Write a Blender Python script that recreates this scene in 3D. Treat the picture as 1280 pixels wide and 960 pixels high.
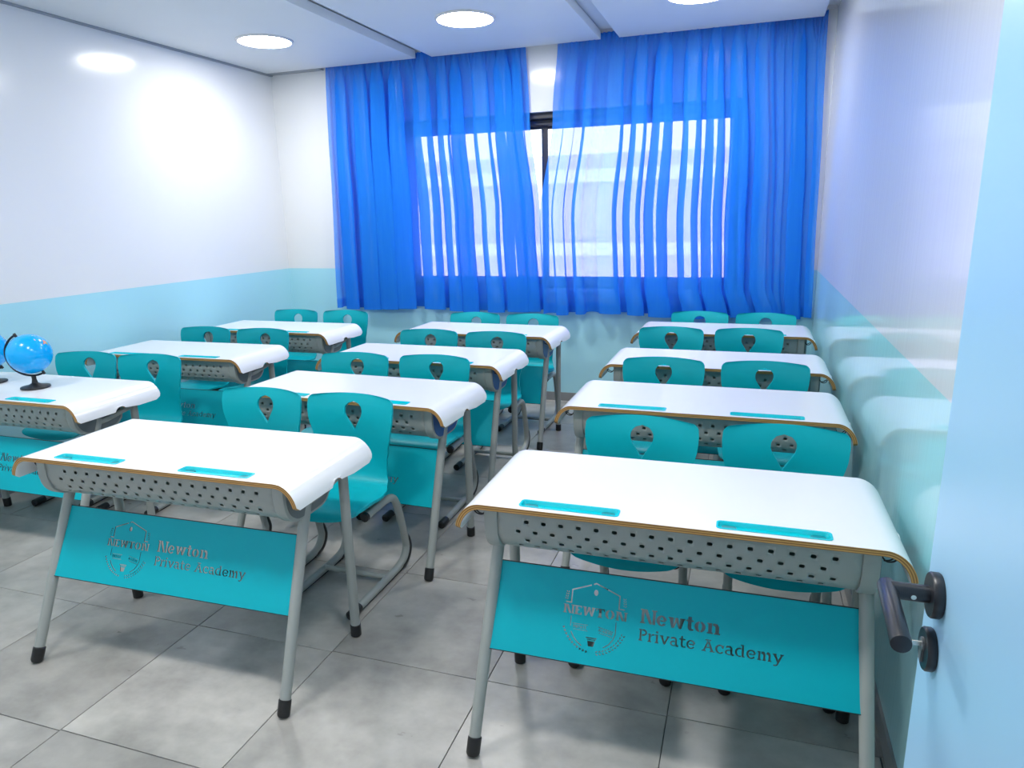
import bpy, bmesh, math, random
from mathutils import Vector, Matrix, noise
from mathutils.geometry import delaunay_2d_cdt

for o in list(bpy.data.objects):
    bpy.data.objects.remove(o)
scene = bpy.context.scene
col = scene.collection
R = math.radians
random.seed(7)

# ------------------------------------------------------------------ camera
CAM = Vector((0.4135, 0.0011, 1.548)); YAW, PITCH, ROLL, FPX = 0.3336, 0.2382, -0.0225, 869.0
_r = Vector((math.cos(YAW), math.sin(YAW), 0)); _f = Vector((-math.sin(YAW), math.cos(YAW), 0)); _u = Vector((0, 0, 1))
_f2 = _f * math.cos(PITCH) - _u * math.sin(PITCH); _u2 = _f * math.sin(PITCH) + _u * math.cos(PITCH)
_r3 = _r * math.cos(ROLL) + _u2 * math.sin(ROLL); _u3 = -_r * math.sin(ROLL) + _u2 * math.cos(ROLL)
cd = bpy.data.cameras.new('camera'); cam = bpy.data.objects.new('camera', cd); col.objects.link(cam)
cd.sensor_width = 36.0; cd.lens = 36.0 * FPX / 1280.0; cd.clip_start = 0.02; cd.clip_end = 200
m = Matrix.Identity(4)
for i in range(3):
    m[i][0] = _r3[i]; m[i][1] = _u3[i]; m[i][2] = -_f2[i]; m[i][3] = CAM[i]
cam.matrix_world = m
scene.camera = cam

# ------------------------------------------------------------------ world, exposure
WORLD_STRENGTH = 2.05
LAMP = 25.0
scene.view_settings.view_transform = 'Standard'; scene.view_settings.look = 'None'
scene.view_settings.gamma = 1.0; scene.view_settings.use_curve_mapping = False
scene.view_settings.exposure = 1.42
w = bpy.data.worlds.new('World'); scene.world = w; w.use_nodes = True
bg = w.node_tree.nodes['Background']; bg.inputs[0].default_value = (0.90, 0.93, 1.0, 1); bg.inputs[1].default_value = WORLD_STRENGTH

# ------------------------------------------------------------------ materials
def srgb(*c):
    return tuple(((v/255)/12.92 if v/255 <= .04045 else ((v/255+.055)/1.055)**2.4) for v in c)
def mat(name, colr, rough=.5, metal=0., spec=.5, bump=0., bscale=60., var=0., vscale=4., coat=0.):
    mt = bpy.data.materials.new(name); mt.use_nodes = True
    nt = mt.node_tree; b = nt.nodes['Principled BSDF']
    b.inputs['Base Color'].default_value = (*colr, 1); b.inputs['Roughness'].default_value = rough
    b.inputs['Metallic'].default_value = metal; b.inputs['Specular IOR Level'].default_value = spec
    b.inputs['Coat Weight'].default_value = coat
    tc = nt.nodes.new('ShaderNodeTexCoord')
    n = nt.nodes.new('ShaderNodeTexNoise'); n.inputs['Scale'].default_value = vscale; n.inputs['Detail'].default_value = 3
    nt.links.new(tc.outputs['Object'], n.inputs['Vector'])
    mr = nt.nodes.new('ShaderNodeMapRange'); mr.inputs['To Min'].default_value = 1 - max(var, .015); mr.inputs['To Max'].default_value = 1 + max(var, .015)
    nt.links.new(n.outputs['Fac'], mr.inputs['Value'])
    mx = nt.nodes.new('ShaderNodeMix'); mx.data_type = 'RGBA'; mx.blend_type = 'MULTIPLY'; mx.inputs['Factor'].default_value = 1
    mx.inputs[6].default_value = (*colr, 1); nt.links.new(mr.outputs[0], mx.inputs[7]); nt.links.new(mx.outputs[2], b.inputs['Base Color'])
    if bump:
        n2 = nt.nodes.new('ShaderNodeTexNoise'); n2.inputs['Scale'].default_value = bscale; n2.inputs['Detail'].default_value = 3
        nt.links.new(tc.outputs['Object'], n2.inputs['Vector'])
        bp = nt.nodes.new('ShaderNodeBump'); bp.inputs['Strength'].default_value = bump; bp.inputs['Distance'].default_value = .01
        nt.links.new(n2.outputs['Fac'], bp.inputs['Height']); nt.links.new(bp.outputs[0], b.inputs['Normal'])
    return mt

def wall_material(name, upper, lower, rough, stretch, bstr, axis='y'):
    mt = mat(name, upper, rough); nt = mt.node_tree; b = nt.nodes['Principled BSDF']
    tc = nt.nodes.new('ShaderNodeTexCoord'); sx = nt.nodes.new('ShaderNodeSeparateXYZ'); nt.links.new(tc.outputs['Object'], sx.inputs[0])
    lt = nt.nodes.new('ShaderNodeMath'); lt.operation = 'LESS_THAN'; lt.inputs[1].default_value = 1.109; nt.links.new(sx.outputs['Z'], lt.inputs[0])
    mx = nt.nodes.new('ShaderNodeMix'); mx.data_type = 'RGBA'; mx.inputs[6].default_value = (*upper, 1); mx.inputs[7].default_value = (*lower, 1)
    nt.links.new(lt.outputs[0], mx.inputs['Factor']); nt.links.new(mx.outputs[2], b.inputs['Base Color'])
    mp = nt.nodes.new('ShaderNodeMapping'); mp.inputs['Scale'].default_value = stretch; nt.links.new(tc.outputs['Object'], mp.inputs[0])
    n = nt.nodes.new('ShaderNodeTexNoise'); n.inputs['Scale'].default_value = 1.; n.inputs['Detail'].default_value = 4; nt.links.new(mp.outputs[0], n.inputs['Vector'])
    bp = nt.nodes.new('ShaderNodeBump'); bp.inputs['Strength'].default_value = bstr; bp.inputs['Distance'].default_value = .01
    nt.links.new(n.outputs['Fac'], bp.inputs['Height']); nt.links.new(bp.outputs[0], b.inputs['Normal'])
    return mt

M = {}
M['wall'] = wall_material('glossy_wall_paint', (.83, .845, .865), (.44, .80, .91), .16, (9, 9, 2.2), .03)
M['wall_streak'] = wall_material('streaky_gloss_wall_paint', (.76, .785, .82), (.46, .80, .86), .09, (45, 45, 1.1), .045)
M['wall_plain'] = mat('plain_white_wall', (.80, .82, .84), .6)
M['ceiling'] = mat('ceiling_plaster', (.77, .80, .82), .6)
M['tabletop'] = mat('white_laminate', (.87, .88, .90), .22, coat=.1)
M['teal_shell'] = mat('teal_plastic', (.0, .44, .52), .38, spec=.3, bump=.02, bscale=900)
M['teal_panel'] = mat('teal_powder_coat', (.0, .43, .52), .42, spec=.25)
M['teal_tray'] = mat('cyan_tray_plastic', (.0, .62, .72), .18, coat=.3)
M['tray_dark'] = mat('cyan_tray_pad', (.0, .27, .33), .3)
M['metal'] = mat('grey_powder_coated_steel', (.34, .365, .35), .34, spec=.5, bump=.01, bscale=500)
M['metal_dark'] = mat('grey_painted_rail', (.15, .17, .18), .4)
M['black'] = mat('black_rubber', (.012, .013, .015), .42)
M['black_metal'] = mat('matt_black_metal', (.012, .014, .02), .36, spec=.6)
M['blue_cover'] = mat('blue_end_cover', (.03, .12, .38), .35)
M['key'] = mat('nickel_key', (.75, .72, .65), .25, metal=1.)
M['door'] = mat('sky_blue_door_lacquer', (.40, .70, .95), .35)
M['frame'] = mat('anthracite_aluminium', (.03, .033, .045), .4)
M['baseboard'] = mat('grey_skirting_tile', (.26, .27, .28), .4, var=.1, vscale=8)
M['joint'] = mat('dark_tile_joint', (.13, .13, .13), .9)
M['rail'] = mat('white_rail', (.7, .7, .72), .4)
M['facade'] = mat('pale_facade', (.72, .66, .82), .8)
M['facade_trim'] = mat('white_ledge', (.9, .9, .92), .7)
M['facade_window'] = mat('grey_shutter', (.55, .52, .60), .6)

def ply():
    mt = mat('plywood_edge', (.5, .28, .09), .5); nt = mt.node_tree; b = nt.nodes['Principled BSDF']
    uv = nt.nodes.new('ShaderNodeTexCoord'); mp = nt.nodes.new('ShaderNodeMapping'); mp.inputs['Scale'].default_value = (9, 1, 1)
    nt.links.new(uv.outputs['UV'], mp.inputs[0])
    wv = nt.nodes.new('ShaderNodeTexWave'); wv.bands_direction = 'Y'; wv.inputs['Scale'].default_value = .8; wv.inputs['Distortion'].default_value = 1.2; wv.inputs['Detail'].default_value = 2
    nt.links.new(mp.outputs[0], wv.inputs['Vector'])
    cr = nt.nodes.new('ShaderNodeValToRGB'); cr.color_ramp.elements[0].color = (.20, .085, .02, 1); cr.color_ramp.elements[1].color = (.58, .34, .11, 1)
    nt.links.new(wv.outputs['Fac'], cr.inputs[0]); nt.links.new(cr.outputs[0], b.inputs['Base Color'])
    return mt
M['ply'] = ply()

def tile_material():
    mt = mat('concrete_look_porcelain', (.36, .36, .355), .3); nt = mt.node_tree; b = nt.nodes['Principled BSDF']
    gm = nt.nodes.new('ShaderNodeNewGeometry'); oi = nt.nodes.new('ShaderNodeObjectInfo')
    of = nt.nodes.new('ShaderNodeVectorMath'); of.operation = 'ADD'
    cb = nt.nodes.new('ShaderNodeMath'); cb.operation = 'MULTIPLY'; cb.inputs[1].default_value = 37.; nt.links.new(oi.outputs['Random'], cb.inputs[0])
    nt.links.new(gm.outputs['Position'], of.inputs[0]); nt.links.new(cb.outputs[0], of.inputs[1])
    n1 = nt.nodes.new('ShaderNodeTexNoise'); n1.inputs['Scale'].default_value = 3.2; n1.inputs['Detail'].default_value = 8; n1.inputs['Roughness'].default_value = .62
    nt.links.new(of.outputs[0], n1.inputs['Vector'])
    mp = nt.nodes.new('ShaderNodeMapping'); mp.inputs['Scale'].default_value = (11, 17, 1); nt.links.new(of.outputs[0], mp.inputs[0])
    n2 = nt.nodes.new('ShaderNodeTexNoise'); n2.inputs['Scale'].default_value = 1.; n2.inputs['Detail'].default_value = 6; nt.links.new(mp.outputs[0], n2.inputs['Vector'])
    ad = nt.nodes.new('ShaderNodeMix'); ad.inputs[0].default_value = .25; nt.links.new(n1.outputs['Fac'], ad.inputs[2]); nt.links.new(n2.outputs['Fac'], ad.inputs[3])
    cr = nt.nodes.new('ShaderNodeValToRGB'); e = cr.color_ramp.elements
    e[0].position = .30; e[0].color = (.235, .227, .212, 1); e[1].position = .68; e[1].color = (.50, .485, .455, 1)
    nt.links.new(ad.outputs[0], cr.inputs[0])
    hv = nt.nodes.new('ShaderNodeMapRange'); hv.inputs['To Min'].default_value = .90; hv.inputs['To Max'].default_value = 1.08; nt.links.new(oi.outputs['Random'], hv.inputs[0])
    mx = nt.nodes.new('ShaderNodeMix'); mx.data_type = 'RGBA'; mx.blend_type = 'MULTIPLY'; mx.inputs[0].default_value = 1
    nt.links.new(cr.outputs[0], mx.inputs[6]); nt.links.new(hv.outputs[0], mx.inputs[7]); nt.links.new(mx.outputs[2], b.inputs['Base Color'])
    rr = nt.nodes.new('ShaderNodeMapRange'); rr.inputs['To Min'].default_value = .22; rr.inputs['To Max'].default_value = .42; nt.links.new(n2.outputs['Fac'], rr.inputs[0]); nt.links.new(rr.outputs[0], b.inputs['Roughness'])
    return mt
M['tile'] = tile_material()

def curtain_material():
    mt = bpy.data.materials.new('sheer_blue_fabric'); mt.use_nodes = True; nt = mt.node_tree; nt.nodes.clear()
    out = nt.nodes.new('ShaderNodeOutputMaterial')
    tc = nt.nodes.new('ShaderNodeTexCoord'); mp = nt.nodes.new('ShaderNodeMapping'); mp.inputs['Scale'].default_value = (60, 60, 3); nt.links.new(tc.outputs['Object'], mp.inputs[0])
    n = nt.nodes.new('ShaderNodeTexNoise'); n.inputs['Scale'].default_value = 1.; n.inputs['Detail'].default_value = 3; nt.links.new(mp.outputs[0], n.inputs['Vector'])
    cr = nt.nodes.new('ShaderNodeValToRGB'); cr.color_ramp.elements[0].color = (.015, .28, .95, 1); cr.color_ramp.elements[1].color = (.045, .40, 1.0, 1); nt.links.new(n.outputs['Fac'], cr.inputs[0])
    d = nt.nodes.new('ShaderNodeBsdfDiffuse'); nt.links.new(cr.outputs[0], d.inputs[0])
    t = nt.nodes.new('ShaderNodeBsdfTranslucent'); t.inputs[0].default_value = (.09, .25, .95, 1)
    tr = nt.nodes.new('ShaderNodeBsdfTransparent'); tr.inputs[0].default_value = (1, .93, 1, 1)
    m1 = nt.nodes.new('ShaderNodeMixShader'); m1.inputs[0].default_value = .42; nt.links.new(d.outputs[0], m1.inputs[1]); nt.links.new(t.outputs[0], m1.inputs[2])
    m2 = nt.nodes.new('ShaderNodeMixShader'); m2.inputs[0].default_value = .21; nt.links.new(m1.outputs[0], m2.inputs[1]); nt.links.new(tr.outputs[0], m2.inputs[2])
    nt.links.new(m2.outputs[0], out.inputs[0])
    return mt
M['curtain'] = curtain_material()

def glass_material():
    mt = bpy.data.materials.new('window_glass'); mt.use_nodes = True; nt = mt.node_tree; nt.nodes.clear()
    out = nt.nodes.new('ShaderNodeOutputMaterial'); tr = nt.nodes.new('ShaderNodeBsdfTransparent'); tr.inputs[0].default_value = (.93, .95, .96, 1)
    gl = nt.nodes.new('ShaderNodeBsdfGlossy'); gl.inputs['Roughness'].default_value = .02
    fr = nt.nodes.new('ShaderNodeFresnel'); mx = nt.nodes.new('ShaderNodeMixShader')
    nt.links.new(fr.outputs[0], mx.inputs[0]); nt.links.new(tr.outputs[0], mx.inputs[1]); nt.links.new(gl.outputs[0], mx.inputs[2]); nt.links.new(mx.outputs[0], out.inputs[0])
    return mt
M['glass'] = glass_material()

def lamp_material():
    mt = bpy.data.materials.new('lit_led_diffuser'); mt.use_nodes = True; nt = mt.node_tree; nt.nodes.clear()
    out = nt.nodes.new('ShaderNodeOutputMaterial'); e = nt.nodes.new('ShaderNodeEmission'); e.inputs[0].default_value = (1, .985, .955, 1); e.inputs[1].default_value = LAMP
    nt.links.new(e.outputs[0], out.inputs[0]); return mt
M['lamp'] = lamp_material()

def globe_material():
    mt = mat('printed_globe', (.01, .42, .95), .18); nt = mt.node_tree; b = nt.nodes['Principled BSDF']
    tc = nt.nodes.new('ShaderNodeTexCoord'); n = nt.nodes.new('ShaderNodeTexNoise'); n.inputs['Scale'].default_value = 13.; n.inputs['Detail'].default_value = 5
    nt.links.new(tc.outputs['Object'], n.inputs['Vector'])
    n2 = nt.nodes.new('ShaderNodeTexNoise'); n2.inputs['Scale'].default_value = 26.; nt.links.new(tc.outputs['Object'], n2.inputs['Vector'])
    land = nt.nodes.new('ShaderNodeValToRGB'); land.color_ramp.interpolation = 'CONSTANT'
    e = land.color_ramp.elements; e[0].color = (.75, .45, .06, 1); e[1].position = .5; e[1].color = (.15, .42, .10, 1); q = e.new(.58); q.color = (.75, .30, .22, 1)
    nt.links.new(n2.outputs['Fac'], land.inputs[0])
    gt = nt.nodes.new('ShaderNodeMath'); gt.operation = 'GREATER_THAN'; gt.inputs[1].default_value = .645; nt.links.new(n.outputs['Fac'], gt.inputs[0])
    mx = nt.nodes.new('ShaderNodeMix'); mx.data_type = 'RGBA'; mx.inputs[6].default_value = (.0, .40, .93, 1)
    nt.links.new(gt.outputs[0], mx.inputs[0]); nt.links.new(land.outputs[0], mx.inputs[7]); nt.links.new(mx.outputs[2], b.inputs['Base Color'])
    return mt
M['globe'] = globe_material()

# ------------------------------------------------------------------ mesh helpers
class MB:
    def __init__(s): s.v = []; s.f = []; s.m = []
    def face(s, idx, mi=0): s.f.append(tuple(idx)); s.m.append(mi)
    def add(s, vs): n = len(s.v); s.v += [tuple(v) for v in vs]; return n
    def box(s, x0, x1, y0, y1, z0, z1, mi=0):
        n = s.add([(x, y, z) for z in (z0, z1) for y in (y0, y1) for x in (x0, x1)])
        for q in ((0, 2, 3, 1), (4, 5, 7, 6), (0, 1, 5, 4), (2, 6, 7, 3), (0, 4, 6, 2), (1, 3, 7, 5)): s.face([n+i for i in q], mi)
        return s
    def tube(s, path, r, seg=10, mi=0, flat=1., up=(1, 0, 0), caps=True):
        P = [Vector(p) for p in path]; n = len(P); rings = []
        rr = r if isinstance(r, (list, tuple)) else [r]*n
        t0 = (P[1]-P[0]).normalized(); a = Vector(up); a = (a - t0*a.dot(t0))
        if a.length < 1e-4: a = t0.orthogonal()
        a.normalize()
        for i in range(n):
            t = (P[min(i+1, n-1)]-P[max(i-1, 0)]).normalized(); a = (a - t*a.dot(t)).normalized(); b = t.cross(a)
            rings.append(s.add([P[i]+(a*math.cos(k*2*math.pi/seg)*flat+b*math.sin(k*2*math.pi/seg))*rr[i] for k in range(seg)]))
        for i in range(n-1):
            for k in range(seg):
                s.face((rings[i]+k, rings[i]+(k+1) % seg, rings[i+1]+(k+1) % seg, rings[i+1]+k), mi)
        if caps:
            s.face([rings[0]+k for k in reversed(range(seg))], mi); s.face([rings[-1]+k for k in range(seg)], mi)
        return s
    def lathe(s, prof, origin=(0, 0, 0), axis='z', seg=32, mi=0):
        o = Vector(origin); rings = []
        for (r, h) in prof:
            pts = []
            for k in range(seg):
                c, d = r*math.cos(2*math.pi*k/seg), r*math.sin(2*math.pi*k/seg)
                pts.append(o + (Vector((c, d, h)) if axis == 'z' else Vector((h, c, d)) if axis == 'x' else Vector((d, h, c))))
            rings.append(s.add(pts))
        for i in range(len(prof)-1):
            for k in range(seg): s.face((rings[i]+k, rings[i]+(k+1) % seg, rings[i+1]+(k+1) % seg, rings[i+1]+k), mi)
        if prof[0][0] > 0: s.face([rings[0]+k for k in reversed(range(seg))], mi)
        if prof[-1][0] > 0: s.face([rings[-1]+k for k in range(seg)], mi)
        return s
    def prism_x(s, poly, x0, x1, mi=0):
        n = len(poly); a = s.add([(x0, y, z) for y, z in poly]); b = s.add([(x1, y, z) for y, z in poly])
        s.face([a+i for i in range(n)], mi); s.face([b+i for i in reversed(range(n))], mi)
        for i in range(n): s.face((a+i, b+i, b+(i+1) % n, a+(i+1) % n), mi)
        return s
    def mesh(s, name, mats, smooth=None, bevel=0., merge=1e-5):
        me = bpy.data.meshes.new(name); me.from_pydata(s.v, [], s.f)
        for k in mats: me.materials.append(M[k])
        for p, i in zip(me.polygons, s.m): p.material_index = i
        bm = bmesh.new(); bm.from_mesh(me)
        if merge: bmesh.ops.remove_doubles(bm, verts=bm.verts, dist=merge)
        bmesh.ops.recalc_face_normals(bm, faces=bm.faces)
        if bevel:
            ed = [e for e in bm.edges if len(e.link_faces) == 2 and e.calc_face_angle(0) > R(40)]
            bmesh.ops.bevel(bm, geom=ed, offset=bevel, segments=2, affect='EDGES', profile=.5)
        if smooth:
            for f in bm.faces: f.smooth = True
            for e in bm.edges:
                e.smooth = not (len(e.link_faces) == 2 and e.calc_face_angle(0) > R(smooth))
        bm.to_mesh(me); bm.free(); return me
    def obj(s, name, mats, parent=None, smooth=None, bevel=0., merge=1e-5):
        return link(name, s.mesh(name, mats, smooth, bevel, merge), parent)

def link(name, me, parent=None):
    o = bpy.data.objects.new(name, me); col.objects.link(o)
    if parent is not None: o.parent = parent
    return o
def tag(o, label=None, cat=None, group=None, kind=None):
    for k, v in (('label', label), ('category', cat), ('group', group), ('kind', kind)):
        if v: o[k] = v
    return o
def empty(name, loc=(0, 0, 0), rz=0.):
    o = bpy.data.objects.new(name, None); col.objects.link(o); o.location = loc; o.rotation_euler.z = rz; o.empty_display_size = .1
    return o
def copy_tree(o, parent=None):
    c = o.copy(); col.objects.link(c); c.parent = parent
    for ch in list(o.children): copy_tree(ch, c)
    return c
def catmull(pts, n):
    out = []; P = [Vector(p) for p in pts]
    for i in range(len(P)-1):
        a, b, c, d = P[max(i-1, 0)], P[i], P[i+1], P[min(i+2, len(P)-1)]
        for k in range(n):
            t = k/n; out.append(.5*((2*b)+(c-a)*t+(2*a-5*b+4*c-d)*t*t+(3*b-a-3*c+d)*t**3))
    out.append(P[-1]); return out
def sheet(top, faces, bottom, mats, name, rim_mat=0, face_mat=0, uvrim=False, smooth=35):
    """A plate: top points, faces on them, matching bottom points; the rim is closed along every open edge."""
    n = len(top); F = []; MI = []; cnt = {}
    for f in faces:
        F.append(tuple(f)); MI.append(face_mat); F.append(tuple(n+i for i in reversed(f))); MI.append(face_mat)
        for a, b in zip(f, f[1:]+f[:1]): cnt[(a, b)] = 1
    nr = len(F); rim = []
    for (a, b) in cnt:
        if (b, a) not in cnt: F.append((b, a, n+a, n+b)); MI.append(rim_mat); rim.append((a, b))
    me = bpy.data.meshes.new(name); me.from_pydata([tuple(p) for p in top]+[tuple(p) for p in bottom], [], F)
    for k in mats: me.materials.append(M[k])
    for p, i in zip(me.polygons, MI): p.material_index = i
    if uvrim:
        uv = me.uv_layers.new(name='UVMap').data
        for p, (a, b) in zip(me.polygons[nr:], rim):
            s0 = top[b][0]+top[b][1]; s1 = top[a][0]+top[a][1]
            for li, c in zip(p.loop_indices, ((s0, 1), (s1, 1), (s1, 0), (s0, 0))): uv[li].uv = c
    bm = bmesh.new(); bm.from_mesh(me)
    for f in bm.faces: f.smooth = True
    for e in bm.edges: e.smooth = not (len(e.link_faces) == 2 and e.calc_face_angle(0) > R(smooth))
    bm.to_mesh(me); bm.free()
    return me

# ------------------------------------------------------------------ room shell
XL, XR, YB, YF = -3.703, 0.860, 5.571, -0.06
ZP, ZC = 2.79, 2.862       # underside of the dropped panels, ceiling above them
WX0, WX1, WZ0, WZ1 = -2.50, 0.31, 0.955, 2.33
def struct(o): return tag(o, kind='structure')
struct(MB().box(XL-.15, XL, YF-.15, YB+.25, 0, ZC+.1).obj('wall_left', ['wall']))
struct(MB().box(XR, XR+.15, YF-.15, YB+.25, 0, ZC+.1).obj('wall_right', ['wall_streak']))
b = MB(); b.box(XL, WX0, YB, YB+.25, 0, ZC+.1); b.box(WX1, XR, YB, YB+.25, 0, ZC+.1); b.box(WX0, WX1, YB, YB+.25, 0, WZ0); b.box(WX0, WX1, YB, YB+.25, WZ1, ZC+.1)
struct(b.obj('wall_back', ['wall']))
DX0, DX1, DZ = -.36, .66, 2.12
b = MB(); b.box(XL, DX0, YF-.12, YF, 0, ZC+.1); b.box(DX1, XR, YF-.12, YF, 0, ZC+.1); b.box(DX0, DX1, YF-.12, YF, DZ, ZC+.1)
struct(b.obj('wall_front', ['wall_plain']))
b = MB(); b.box(-2.2, 2.2, -1.75, -1.65, 0, 2.7); b.box(-2.2, 2.2, -1.75, YF-.12, 2.6, 2.7); b.box(-2.3, -2.2, -1.75, YF-.12, 0, 2.7); b.box(2.2, 2.3, -1.75, YF-.12, 0, 2.7)
b.box(XR, 2.2, YF-.12, YF, 0, 2.7)
struct(b.obj('wall_corridor', ['wall_plain']))

# floor of 60 cm porcelain tiles, each laid as its own piece
fl = MB(); fl.box(XL-.15, XR+.15, -1.75, YB+.25, -.08, -.0045)
floor = struct(fl.obj('floor', ['joint']))
T = .6055; skew = R(1.0)
tb = MB(); g_ = T/2-.0014; tb.box(-g_, g_, -g_, g_, -.0045, 0)
tmesh = tb.mesh('tile', ['tile'], bevel=.0012)
ca, sa = math.cos(skew), math.sin(skew)
def clip_rect(poly, x0, x1, y0, y1):
    for ax, lim, sgn in ((0, x0, 1), (0, x1, -1), (1, y0, 1), (1, y1, -1)):
        out = []
        for p, q in zip(poly, poly[1:]+poly[:1]):
            a, c = sgn*(p[ax]-lim), sgn*(q[ax]-lim)
            if a >= 0: out.append(p)
            if (a > 0 > c) or (a < 0 < c):
                t = a/(a-c); out.append((p[0]+(q[0]-p[0])*t, p[1]+(q[1]-p[1])*t))
        poly = out
        if not poly: return poly
    return poly
OX, OY = .2365, 1.935          # a crossing of two joints
for i in range(-8, 3):
    for j in range(-7, 8):
        lx, ly = (i+.5)*T, (j+.5)*T*.988
        cx, cy = OX+lx-.006*ly/T, OY+ly+sa*lx
        corners = [(cx+a*g_, cy+sa*a*g_+c*g_*.988) for a, c in ((-1, -1), (1, -1), (1, 1), (-1, 1))]
        pl = clip_rect(corners, XL, XR, -1.65, YB)
        if len(pl) < 3 or cy < -1.5 : continue
        full = all(XL < x < XR and y < YB for x, y in corners)
        if full:
            o = link('tile', tmesh, floor); o.location = (cx, cy, 0); o.rotation_euler.z = skew*.6; o.scale.y = .988
        else:
            q = MB(); n = len(pl); a = q.add([(x-cx, y-cy, 0) for x, y in pl]); c = q.add([(x-cx, y-cy, -.0045) for x, y in pl])
            q.face([a+k for k in range(n)])
            for k in range(n): q.face((a+k, c+k, c+(k+1) % n, a+(k+1) % n))
            o = q.obj('tile', ['tile'], floor); o.location = (cx, cy, 0)

# skirting made of tile strips
def skirting(name, horizontal, fixed, a0, a1, inward):
    e = empty(name); tag(e, kind='structure'); x = a0
    while x < a1-.02:
        l = min(T-.002, a1-x)
        q = MB()
        t0, t1 = sorted((fixed, fixed+inward*.009))
        if horizontal: q.box(x, x+l, t0, t1, 0, .072)
        else: q.box(t0, t1, x, x+l, 0, .072)
        q.obj('skirting_tile', ['baseboard'], e, bevel=.001); x += T
skirting('baseboard_back', True, YB, XL+.0, XR, -1)
skirting('baseboard_left', False, XL, YF, YB-.01, 1)
skirting('baseboard_right', False, XR, YF, YB-.01, -1)

# ceiling with three dropped plaster panels
ceil = struct(MB().box(XL-.15, XR+.15, YF-.15, YB+.25, ZC, ZC+.1).obj('ceiling', ['ceiling']))
for x0, x1 in ((XL+.022, -2.247), (-2.105, -.738), (-.600, .772)):
    MB().box(x0, x1, YF+.02, 5.49, ZP, ZC-.012).obj('ceiling_panel', ['ceiling'], ceil, bevel=.002)
    q = MB(); q.box(x0+.1, x1-.1, YF+.1, 5.35, ZC-.012, ZC); q.obj('hanger_strip', ['ceiling'], ceil)

M['gap_shade'] = mat('grey_gap_shade', (.33, .36, .40), .6)  # grey strips added to paint the shade of the gap along the ceiling edge
struct(MB().box(XL, XL+.021, YF+.02, YB, ZP-.012, ZP+.004).obj('shade_strip_1', ['gap_shade'], bevel=.001))
struct(MB().box(XL+.021, -3.16, 5.491, YB, ZP-.003, ZP+.004).obj('shade_strip_2', ['gap_shade'], bevel=.001))
# round LED lights
def ceiling_light(x, y, label):
    e = empty('ceiling_light', (x, y, ZP)); tag(e, label, 'ceiling light', 'round ceiling lights')
    MB().lathe([(.182, -.004), (.182, -.011), (.192, -.010), (.198, -.004), (.198, 0), (.182, 0), (.182, -.004)], seg=40).obj('rim', ['rail'], e, smooth=30)
    MB().lathe([(.182, -.006), (.12, -.0085), (.0001, -.009)], seg=40).obj('diffuser', ['lamp'], e, smooth=30)
for x, yl, nm in ((-2.957, 4.53, 'over the globe desk column'), (-1.434, 4.57, 'over the middle desk column'), (.025, 4.62, 'over the desk column beside the door')):
    ceiling_light(x, yl, 'lit round ceiling light by the curtains, '+nm)
    ceiling_light(x, 1.28, 'lit round ceiling light by the doorway wall, '+nm)

# window
win = empty('window_1', (0, 0, 0)); struct(win)
GY = 5.735
b = MB(); f = .055
b.box(WX0, WX0+f, GY-.03, GY+.05, WZ0, WZ1); b.box(WX1-f, WX1, GY-.03, GY+.05, WZ0, WZ1); b.box(WX0+f, WX1-f, GY-.03, GY+.05, WZ0, WZ0+.045)
b.obj('window_frame', ['frame'], win, bevel=.003)
MB().box(WX0+f, WX1-f, GY-.12, GY+.05, WZ1-.045, WZ1).obj('shutter_box', ['frame'], win, bevel=.004)
MB().box(WX0+f, WX1-f, GY-.06, GY+.05, WZ1-.088, WZ1-.047).obj('shutter_box', ['frame'], win, bevel=.004)
mid = -1.245
for k, (x0, x1, yy) in enumerate(((WX0+f, mid+.03, GY-.006), (mid-.03, WX1-f, GY+.02))):
    z0, z1, h = WZ0+.045, WZ1-.09, .035
    s = MB(); s.box(x0, x0+h, yy-.01, yy+.01, z0, z1); s.box(x1-h, x1, yy-.01, yy+.01, z0, z1); s.box(x0+h, x1-h, yy-.01, yy+.01, z0, z0+h); s.box(x0+h, x1-h, yy-.01, yy+.01, z1-h*.6, z1)
    so = s.obj('sash', ['frame'], win, bevel=.002)
    MB().box(x0+h, x1-h, yy-.003, yy+.003, z0+h, z1-h*.6).obj('pane', ['glass'], so)
MB().box(WX0, WX1, YB+.002, GY-.03, WZ0-.03, WZ0).obj('window_sill', ['wall_plain'], win, bevel=.003)

# ------------------------------------------------------------------ the building seen through the window
bd = empty('neighbouring_building', (0, 13, -6)); tag(bd, 'pale building with white ledges seen through the sheer curtains', 'building')
MB().box(-14, 10, 0, 5, 0, 8.6).obj('facade', ['facade'], bd)
for z in (1.0, 3.9, 6.8, 8.1): MB().box(-14.1, 10.1, -.25, 0, z, z+.22).obj('ledge', ['facade_trim'], bd)
for z in (2.0, 4.9):
    for x in range(-12, 9, 3):
        wn = MB().box(x, x+1.3, -.03, 0, z, z+1.4).obj('window', ['facade_window'], bd)
        MB().box(x+.08, x+1.22, -.05, -.03, z+.08, z+1.32).obj('pane', ['facade_trim'], wn)

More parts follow.
